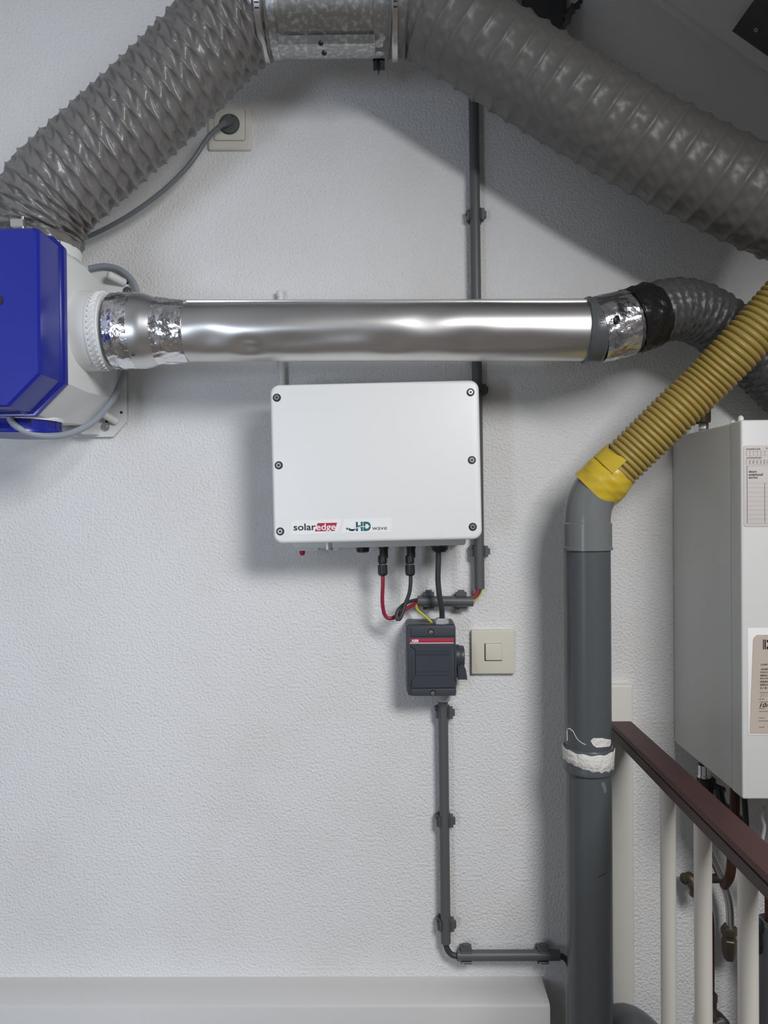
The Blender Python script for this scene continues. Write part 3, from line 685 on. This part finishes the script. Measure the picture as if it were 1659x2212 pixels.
wm = MB().lathe((0, 0, 0), (0, -1, 0), [(0, .0058), (.0004, .0056), (.0004, 0)], 20, cap=False).mesh('screw_well'); wm.materials.append(M['black'])
sm2 = MB().lathe((0, 0, 0), (0, -1, 0), [(0, .0042), (.0015, .004), (.0018, .0018)], 18).mesh('lid_screw'); sm2.materials.append(M['steel'])
for px, py in ((931, 1365), (935, 1497)):
    x, z = bl(px, py); s_ = inst(t, 'lid_screw', sm2, (x, -BO - .0027, z)); inst(s_, 'screw_well', wm, (0, 0, .0008))
x, z = bl(955, 1342)
part(t, 'top_gland', MB().lathe((x, -.05, bh - .003), (0, 0, 1), [(0, .0145), (.008, .0145), (.009, .012), (.012, .010), (.012, .006)], 6), M['gland'], local=True)
x, z = bl(962, 1508)
part(t, 'bottom_gland', MB().lathe((x + .0, -.028, -bh + .003), (0, 0, -1), [(0, .0130), (.021, .0130), (.024, .0112), (.024, .009)], 24), M['gland'], local=True)
# rotary handle on the side
x, z = bl(986, 1425)
kn = part(t, 'rotary_handle', MB().lathe((bw - .002, -.045, z), (1, 0, 0), [(0, .0225), (.010, .0225), (.012, .021), (.018, .0205), (.0195, .018)], 32), M['abb'], 'dark rotary handle', local=True)
x0, z0 = bl(988, 1472); x1, z1 = bl(1010, 1437)
mb = MB().prism([(bw + .004, z1), (bw + .014, z1), (x1 - .002, z1 - .011), (x1 + .001, z0), (bw + .004, z0)], -.032, -.062); part(kn, 'lever', mb, M['abb'], local=True)

# ------------------------------------------------------------------ light switch
q0, q1 = P(1019, 1456, .011), P(1112, 1361, .011); cq = q0.lerp(q1, .5); hw = (q1.x - q0.x) / 2; hh = (q1.z - q0.z) / 2
t = thing('light_switch', (cq.x, 0, cq.z), 'square cream light switch right of the isolator box', 'light switch', roty=R(.0))
part(t, 'frame', MB().slab(-hw, hw, -hh, hh, .0015, 0, -.011, .0015), M['cream'], local=True)
part(t, 'button_gap', MB().slab(-.0172, .0172, -.0172, .0172, .001, -.005, -.0113, .0002), M['dark'], local=True)
part(t, 'button', MB().slab(-.0155, .0168, -.0155, .0168, .001, -.006, -.0150, .001), M['cream'], local=True)

# ------------------------------------------------------------------ grey drain pipe with elbow
VO = .13
pcx = P(1270, 1500, VO).x
z_of = lambda py: P(1270, py, VO).z
t = thing('drain_pipe', (pcx, -VO, 0), 'thick grey PVC vertical pipe with an elbow at the top', 'pipe')
top = Vector((pcx, -VO, z_of(1185)))
col = z_of(1640)
part(t, 'lower_pipe', MB().cyl((pcx + .001, -VO, 0.002), (pcx + .001, -VO, col), .0398, 64), M['pvc'])
part(t, 'upper_pipe', MB().cyl((pcx, -VO, col), (pcx, -VO, top.z + .02), .0408, 64), M['pvc'])
zc0, zc1 = z_of(1662), z_of(1612)
part(t, 'collar', MB().lathe((pcx, -VO, zc0), (0, 0, 1), [(-.002, .040), (0, .0438), (.004, .0445), (.008, .0432), (.03, .0432), (.034, .0448), (.040, .0448), (.044, .043), (.0445, .0405)], 64), M['pvc'])
# smeared plaster on the collar
mb = MB(); rnd = random.Random(4); rg = []
for k in range(61):
    th = R(-108 + k * 216 / 60)                     # front arc
    lo_ = zc0 + .014 - .006 * math.sin(th * 1.3 + .6) + .0012 * math.sin(th * 17) + rnd.uniform(-.0007, .0007)
    hi_ = zc0 + .0435 - .004 * math.cos(th) + .001 * math.sin(th * 11)
    ring = []
    for zz, rr_ in ((lo_, .0436), (lo_ + .0012, .0446), (lo_ * .5 + hi_ * .5 - .003, .0449), (hi_ - .003, .0462), (hi_, .0450)):
        ring.append((pcx + rr_ * math.sin(th), -VO - rr_ * math.cos(th), zz))
    rg.append(ring)
mb.loft(rg, closed=False, cap0=False, cap1=False); part(t, 'plaster_smear', mb, M['plaster'], 'white plaster smeared over the collar', sharp=70)
def on_pipe(px, py, r):
    X = P(px, py, VO + .03).x - pcx; X = max(-.97 * r, min(.97 * r, X))
    return X, P(px, py, VO + math.sqrt(r * r - X * X)).z
def patch(pts, r, name, m):                         # irregular flake on the pipe, outline in photo pixels
    v = [on_pipe(*p, r) for p in pts]; xs_ = [p[0] for p in v]; x0, x1 = min(xs_), max(xs_); rg = []
    for k in range(25):
        x = x0 + (x1 - x0) * (k + .02) / 24.04; zs = []
        for i in range(len(v)):
            (xa, za), (xb, zb_) = v[i], v[(i + 1) % len(v)]
            if (xa - x) * (xb - x) <= 0 and xa != xb: zs.append(za + (zb_ - za) * (x - xa) / (xb - xa))
        if len(zs) < 2: continue
        y_ = math.sqrt(max(1e-8, r * r - x * x))
        rg.append([(pcx + x * f_, -VO - y_ * f_, z_) for f_, z_ in ((.985, min(zs)), (1.022, min(zs) + .0004), (1.022, max(zs) - .0004), (.985, max(zs)))])
    return part(t, name, MB().loft(rg), m)
def scratch(pts, r, w_, m):
    v = [on_pipe(*p, r) for p in pts]
    pth = curve([Vector((pcx + x, -VO - math.sqrt(r * r - x * x), z_)) for x, z_ in v], .002)
    return part(t, 'scratch', MB().sweep(pth, lambda i, s_, th: w_ * (.7 + .5 * math.sin(i * 1.7) ** 2), seg=8), m)
patch([(1272, 1600), (1278, 1594), (1298, 1594), (1321, 1597), (1322, 1603), (1318, 1612), (1302, 1614), (1284, 1615), (1277, 1610)], .0408, 'plaster_patch', M['plaster'])
patch([(1298, 1688), (1304, 1690), (1308, 1704), (1308, 1712), (1303, 1714), (1299, 1702), (1295, 1694)], .0398, 'paint_chip', M['pvcl'])
scratch([(1226, 1600), (1229, 1578), (1234, 1574), (1240, 1580)], .0408, .0011, M['plaster'])
scratch([(1240, 1580), (1246, 1595), (1254, 1604), (1263, 1609)], .0408, .0007, M['plaster'])
scratch([(1289, 1895), (1300, 1889), (1309, 1885)], .0398, .0009, M['dark'])
# elbow with its socket
part(t, 'elbow_socket', MB().lathe((pcx, -VO, z_of(1185)), (0, 0, 1), [(-.002, .0412), (-.002, .0448), (.003, .0448), (.004, .0435), (.045, .0435), (.047, .041)], 64), M['pvcl'])
zE = z_of(1127)
HA = P(1312, 1032, VO + .005); HB = P(1528, 822, VO + .06); hd = (HB - HA).normalized()
e0 = Vector((pcx, -VO, zE - .004)); e1 = HA - hd * .002
k0 = Vector((pcx, -VO, zE + .030))
ep = []
for k in range(25):
    u = k / 24; c1 = e0.lerp(k0, u); ep_ = None
    b0, b1, b2, b3 = e0, Vector((pcx, -VO, zE + .034)), HA - hd * .040, HA + hd * .01
    ep.append(b0 * (1 - u) ** 3 + b1 * 3 * u * (1 - u) ** 2 + b2 * 3 * u * u * (1 - u) + b3 * u ** 3)
part(t, 'elbow', MB().sweep(ep, .0412, seg=64), M['pvcl'], sharp=60)
# branch at the foot of the pipe behind the railing
a = P(1300, 2190, .06); b = P(1420, 2250, .05)
part(t, 'foot_branch', MB().sweep(curve([Vector((pcx + .02, -.10, a.z - .02)), P(1345, 2215, .07), P(1385, 2235, .07), P(1420, 2275, .07)], .01), .036, seg=40), M['pvc'], sharp=60)

# ------------------------------------------------------------------ yellow corrugated hose
t = thing('yellow_hose', HA, 'yellow ribbed drain hose rising from the grey pipe to the right edge', 'hose')
hp = [HA - hd * .01, P(1375, 970, VO + .02), P(1450, 897, VO + .04), HB, P(1610, 737, VO + .09), P(1690, 650, VO + .11), P(1715, 622, VO + .115)]
Hpath = curve(hp, .00125)
PT = .0100
def rh(i, s, th):
    u = (s / PT) % 1.0
    return .0356 + .0046 * abs(math.sin(math.pi * u)) ** .75
part(t, 'ribbed_hose', MB().sweep(Hpath, rh, seg=56), M['yellow'], sharp=70)
tpath = [HA + hd * (-.034 + k * .0031) for k in range(20)]
def rt(i, s, th):
    f_ = 1 if i < 13 else 1 - (i - 12) * .02
    return .0446 * f_ + .0006 * math.sin(th * 3 + i * .5) + .0004 * math.sin(th * 9 - i) + (.0008 if i == 7 else 0)
part(t, 'tape_wrap', MB().sweep(tpath, rt, seg=72), M['ytape'], 'bright yellow tape around the joint', sharp=60)
fr = frames([HA, HA + hd * .1])[0]; mb = MB(); rg = []
for k in range(9):
    th = R(-120 + k * 14)                             # loose tape end on the upper left side
    d = fr[2] * math.cos(th) + fr[3] * math.sin(th)
    rg.append([HA + hd * s_ + d * rr_ for s_, rr_ in ((.012, .0445), (.026, .0440), (.040 + .004 * math.sin(k), .0425), (.040 + .004 * math.sin(k), .0415), (.012, .0430))])
mb.loft(rg); part(t, 'tape_end', mb, M['ytape'], sharp=60)

# ------------------------------------------------------------------ boiler
BX = P(1452, 1000, 0).x; BD = .286; bz1 = P(1601, 907, BD).z; bz0 = P(1604, 1727, BD).z; BR = BX + .40
t = thing('boiler', ((BX + BR) / 2, -.15, bz0), 'white wall-hung boiler at the right edge', 'boiler')
SE = .249
part(t, 'housing', MB().slab(BX + .001, BR - .001, bz0 + .001, bz1 - .001, .003, -.002, -SE + .001, .001), M['boiler'])
part(t, 'seam_shade', MB().slab(BX + .0014, BR - .0014, bz0 + .0014, bz1 - .0014, .003, -SE + .004, -SE - .004, .001), M['black'])  # black insert paints the shade inside the gap behind the front cover
part(t, 'front_cover', MB().slab(BX, BR, bz0, bz1, .004, -SE - .0022, -BD, .003), M['boiler'], sharp=50)
for px, py, o_ in ((1600, 897, BD - .02), (1583, 905, SE - .05)):
    x = P(px, py, o_).x; part(t, 'top_peg', MB().lathe((x, -o_, bz1 - .002), (0, 0, 1), [(0, .0045), (.008, .0045), (.011, .002)], 14), M['whitep'])
x = BX + .105; part(t, 'top_peg', MB().lathe((x, -.2, bz1 - .002), (0, 0, 1), [(0, .012), (.02, .012), (.022, .010)], 20), M['whitep'])
# chrome fitting on top
x = P(1515, 915, .083).x
t2 = thing('pipe_fitting', (x, -.083, bz1), 'brass pipe fitting with chrome nut on top of the boiler', 'fitting')
part(t2, 'chrome_nut', MB().lathe((x, -.083, bz1), (0, 0, 1), [(0, .0125), (.016, .0125), (.018, .011)], 6), M['chrome'])
part(t2, 'brass_tube', MB().lathe((x, -.083, bz1 + .018), (0, 0, 1), [(0, .015), (.003, .0165), (.028, .0165), (.030, .012), (.10, .012)], 24), M['brass'])
# service card
def front(px, py, o_=BD): p = P(px, py, o_); return p.x, p.z
a = front(1606, 1138); b = front(1607, 962); cx1 = a[0] + .135
t3 = thing('service_card', (a[0], -BD, a[1]), 'white service card with a ruled table high on the boiler', 'card')
yF = -BD
part(t3, 'card', MB().slab(a[0], cx1, a[1], b[1], .004, yF + .0002, yF - .0008, .0003), M['paper'])
L0 = Vector(t3.location)
def ftext(root, s, x0, y0, x1, y1, m, y=-.0011, **k):
    a_, b_ = front(x0, y1), front(x1, y0); return text(root, 'lettering', s, a_[0] - L0.x, b_[0] - L0.x, a_[1] - L0.z, b_[1] - L0.z, y, m, **k)
ftext(t3, 'toestelcode', 1611, 967, 1642, 972, M['ink']); ftext(t3, 'bouwjaar', 1654, 966, 1684, 971, M['ink'])
ftext(t3, 'serienummer', 1612, 986, 1645, 991, M['ink'])
ftext(t3, 'datum', 1616.5, 1016, 1634, 1021, M['ink'], bold=.02); ftext(t3, 'onderhoud/', 1616.5, 1022, 1648, 1028, M['ink'], bold=.02); ftext(t3, 'storing', 1617, 1029, 1636, 1035.5, M['ink'], bold=.02)
mb = MB()
def hl(x0, x1, y, w_=.8): 
    a_, b_ = front(x0, y + w_), front(x1, y); mb.box(a_[0], b_[0], yF - .0011, yF - .0008, a_[1], b_[1])
def vl(x, y0, y1, w_=.8):
    a_, b_ = front(x, y1), front(x + w_, y0); mb.box(a_[0], b_[0], yF - .0011, yF - .0008, a_[1], b_[1])
for y in (974, 984, 993, 1003, 1006, 1043): hl(1611, 1700, y)
for k in range(9): hl(1614, 1700, 1053 + k * 9.6)
for k in range(11): vl(1611 + k * 8, 974, 984, .6); vl(1611 + k * 8, 993, 1003, .6)
vl(1613, 1006, 1130); vl(1651, 1043, 1130); vl(1690, 1006, 1130)
part(t3, 'ruled_lines', mb, M['inkg'], kind='stuff')
ftext(t3, '304120', 1616, 995, 1660, 1001, M['inkg'], shear=.2, spacing=1.5)
# card in a clear pocket
a = front(1617, 1588); b = front(1621, 1357); t4 = thing('inspection_card', (a[0], -BD, a[1]), 'beige inspection card in a clear pocket low on the boiler', 'card'); L0 = Vector(t4.location)
part(t4, 'pocket', MB().slab(a[0] - .001, a[0] + .15, a[1], b[1], .002, yF + .0002, yF - .0007, .0003), M['sticker'])
c = front(1620, 1582); e = front(1625, 1371)
tl = lambda px, py: front(px, py)
mb = MB().prism([tl(1619, 1583), (a[0] + .145, tl(1619, 1586)[1]), (a[0] + .145, tl(1625, 1371)[1]), tl(1634, 1371), tl(1627, 1378), tl(1626, 1384)], yF - .0007, yF - .0016)
part(t4, 'card', mb, M['paperb'])
yt = -.0019
mb = MB()
for (x0, y0, x1, y1) in ((1647, 1381, 1649, 1402), (1650.5, 1381, 1653, 1402), (1655, 1382, 1663, 1387), (1655, 1396, 1668, 1402), (1660, 1388, 1670, 1395)):
    a_, b_ = front(x0, y1), front(x1, y0); mb.box(a_[0], b_[0], yF - .0019, yF - .0016, a_[1], b_[1])
part(t4, 'emblem', mb, M['ink'], 'black emblem')
def ct(s, x0, y0, x1, y1, m=M['ink'], **k): ftext(t4, s, x0, y0, x1, y1, m, y=yt, **k)
ct('CONTROLEKAART', 1642, 1433, 1690, 1437, bold=.02)
for k, (s, w_) in enumerate((('ADRES / PLAATS', 44), ('POSTC/WOONPL', 42), ('MERK/TYPE', 30), ('BOUWJAAR', 30), ('SERIENUMMER', 40), ('SERVICE NR', 36), ('A / B / C :', 26))):
    ct(s, 1642 - k * .25, 1443 + k * 6.75, 1642 + w_, 1447 + k * 6.75, bold=.015)
mb = MB()
for k, y in enumerate((1495, 1515, 1535.5, 1556)):
    a_, b_ = front(1640 - k, y + 1), front(1700, y); mb.box(a_[0], b_[0], yF - .0019, yF - .0016, a_[1], b_[1])
part(t4, 'ruled_lines', mb, M['ink'], kind='stuff')
for y in (1508, 1528, 1548.5, 1568.5): ct('paraaf', 1639, y, 1650, y + 3)
ct('211', 1640, 1499, 1656, 1504.5, M['inkg'], shear=.25); ct('10/1', 1639.5, 1518, 1666, 1527, bold=.02, shear=.3)

# ------------------------------------------------------------------ pipes under the boiler
def tube(name, pts, r, m, label, cat='pipe', seg=20, step=.008): return cable(name, pts, r, m, label, cat, seg, step)
q = P(1521, 1668, .06); zt_ = bz0
t = thing('boiler_valve', (q.x, -.06, q.z), 'chrome nut and black valve under the left end of the boiler', 'valve')
part(t, 'tail_pipe', MB().cyl((q.x, -.06, zt_ + .004), (q.x, -.06, q.z - .002), .009, 20), M['copper'])
part(t, 'nut', MB().lathe((q.x, -.06, q.z + .014), (0, 0, -1), [(0, .0115), (.018, .0115), (.02, .013), (.023, .013)], 16), M['chrome'])
part(t, 'valve_body', MB().lathe((q.x + .004, -.06, q.z - .008), (0, 0, -1), [(0, .012), (.004, .017), (.02, .018), (.035, .012), (.07, .011)], 24), M['black'])
part(t, 'valve_lever', MB().cyl((q.x + .004, -.06, q.z - .02), (q.x + .028, -.085, q.z - .026), .006, 14, .002), M['black'])
z1 = bz0
tube('copper_pipe', [(1588, 1690, .14), (1587, 1760, .14), (1582, 1840, .14), (1577, 1890, .13), (1565, 1912, .10)], .0085, M['copper'], 'brown copper pipe dropping from the boiler behind the handrail')
tube('black_hose', [(1605, 1690, .17), (1609, 1740, .17), (1612, 1790, .17), (1612, 1850, .16), (1608, 1930, .15), (1612, 2040, .14), (1616, 2260, .14)], .0050, M['black'], 'thin black hose hanging below the boiler front')
tube('black_hose', [(1552, 1705, .10), (1560, 1738, .11), (1578, 1752, .10), (1598, 1775, .10), (1612, 1815, .10), (1640, 1900, .10)], .0085, M['black'], 'thick black hose slanting under the boiler behind the handrail')
t = thing('hanging_wire', P(1651, 1735, .2), 'short grey wire with black plug hanging below the boiler', 'cable')
part(t, 'wire', MB().sweep(curve(PP([(1650, 1742, .2), (1646, 1765, .2), (1651, 1785, .2), (1648, 1808, .2), (1643, 1832, .2)]), .004), .003, seg=10), M['gland'], sharp=60)
a = P(1650, 1728, .2); mb = MB().lathe((a.x, -.2, bz0 + .002), (0, 0, -1), [(0, .018), (.006, .016), (.012, .006), (.018, .0035)], 14); part(t, 'plug', mb, M['black'])
t = thing('pipe_bracket', P(1490, 1900, .03), 'dark level pipe stub with elbow on the wall behind the white balusters', 'pipe')
part(t, 'stub', MB().sweep(curve(PP([(1487, 1899, .04), (1520, 1898, .04), (1560, 1897, .05)]), .008), .0085, seg=20), M['brass'], sharp=60)
part(t, 'elbow', MB().sweep(curve(PP([(1480, 1898, .03), (1490, 1896, .045), (1496, 1904, .05), (1499, 1918, .05), (1502, 1932, .05)]), .004), lambda i, s, th: .0095 + .0015 * math.cos(i * 1.5), seg=20), M['brass'], sharp=60)
t = thing('bent_grey_pipe', P(1577, 2012, .05), 'bent bare metal pipe ending in a brass fitting behind the railing', 'pipe')
part(t, 'tube', MB().sweep(curve(PP([(1510, 1790, .05), (1534, 1843, .05), (1557, 1893, .05), (1572, 1935, .05), (1577, 1970, .05), (1577, 2012, .05)]), .006), .0075, seg=20), M['reduc'], sharp=60)
q = P(1575, 2000, .05)
part(t, 'brass_fitting', MB().lathe(q, (0, 0, -1), [(0, .0125), (.006, .0155), (.016, .0145), (.018, .012), (.024, .012), (.026, .0138), (.05, .0125), (.064, .009)], 6), M['brass'])
t = thing('dark_pipe', P(1540, 2150, .03), 'thin dark pipe with a valve low on the wall behind the middle baluster', 'pipe')
part(t, 'tube', MB().sweep(curve(PP([(1520, 1920, .03), (1531, 1955, .03), (1537, 1985, .03), (1538, 2030, .03), (1538, 2150, .03)]), .006), .0046, seg=16), M['copper'], sharp=60)
q = P(1540, 2146, .03)
part(t, 'nut', MB().lathe(q, (0, 0, -1), [(0, .0075), (.004, .0085), (.015, .0085), (.018, .007), (.03, .007)], 6), M['brass'])
q2 = P(1548, 2195, .035); part(t, 'valve_body', MB().lathe(q2 + Vector((-.022, 0, .012)), (1, 0, -.75), [(0, .010), (.012, .014), (.03, .014), (.05, .010)], 20), M['brass'])
part(t, 'valve_knob', MB().lathe(q2 + Vector((0, -.014, -.006)), (0, -1, 0), [(0, .013), (.008, .013), (.010, .010)], 20), M['zinc'])
t = thing('waste_pipe', P(1660, 2200, .1), 'dark grey waste pipe at the right edge behind the railing', 'pipe')
q = P(1672, 1990, .10)
part(t, 'tube', MB().cyl((q.x, q.y, 0.002), q, .030, 40, .002), M['pvc'])
part(t, 'copper_inlet', MB().cyl(q - Vector((.006, 0, .02)), q + Vector((-.006, 0, .10)), .010, 20), M['copper'])
q3 = P(1640, 2010, .11); part(t, 'side_valve', MB().lathe(q3 + Vector((-.002, 0, .02)), (0, 0, -1), [(0, .007), (.006, .010), (.02, .010), (.024, .006), (.05, .008), (.06, .006)], 14), M['black'])

# ------------------------------------------------------------------ railing
t = thing('stair_railing', (.4425, -.5, EYE - .45), 'dark brown handrail on white round balusters at the lower right', 'railing')
zt_ = EYE - .420; xl, xr = .420, .4652
prof = [(xl + .003, zt_), (xr - .003, zt_), (xr, zt_ - .003), (xr, zt_ - .027), (xr - .004, zt_ - .029), (xl + .004, zt_ - .029), (xl + .0005, zt_ - .026), (xl, zt_ - .010), (xl + .0022, zt_ - .009), (xl + .0022, zt_ - .0075), (xl, zt_ - .0065), (xl, zt_ - .003)]
mb = MB().loft([[(x, -.003, z) for x, z in prof], [(x, -1.30, z) for x, z in prof]])
part(t, 'handrail', mb, M['rail'], 'dark brown painted handrail')
cf = .4425 * F
bm_ = MB().cyl((0, 0, 0), (0, 0, zt_ - .027 - .05), .0121, 32).mesh('baluster'); bm_.materials.append(M['balu'])
d1 = cf / 592.0; d2 = cf / 667.0; d3 = cf / 763.0; sp = (d1 - d3) / 2
for k in range(6):
    y = -(WALL_D - (d1 - sp * k))
    if k > 4: break
    inst(t, 'baluster', bm_, Vector((.4425, y, .05)) - Vector(t.location))
part(t, 'bottom_rail', MB().slab(xl, xr, .02, .06, .003, -.003, -1.30, .002), M['balu'])
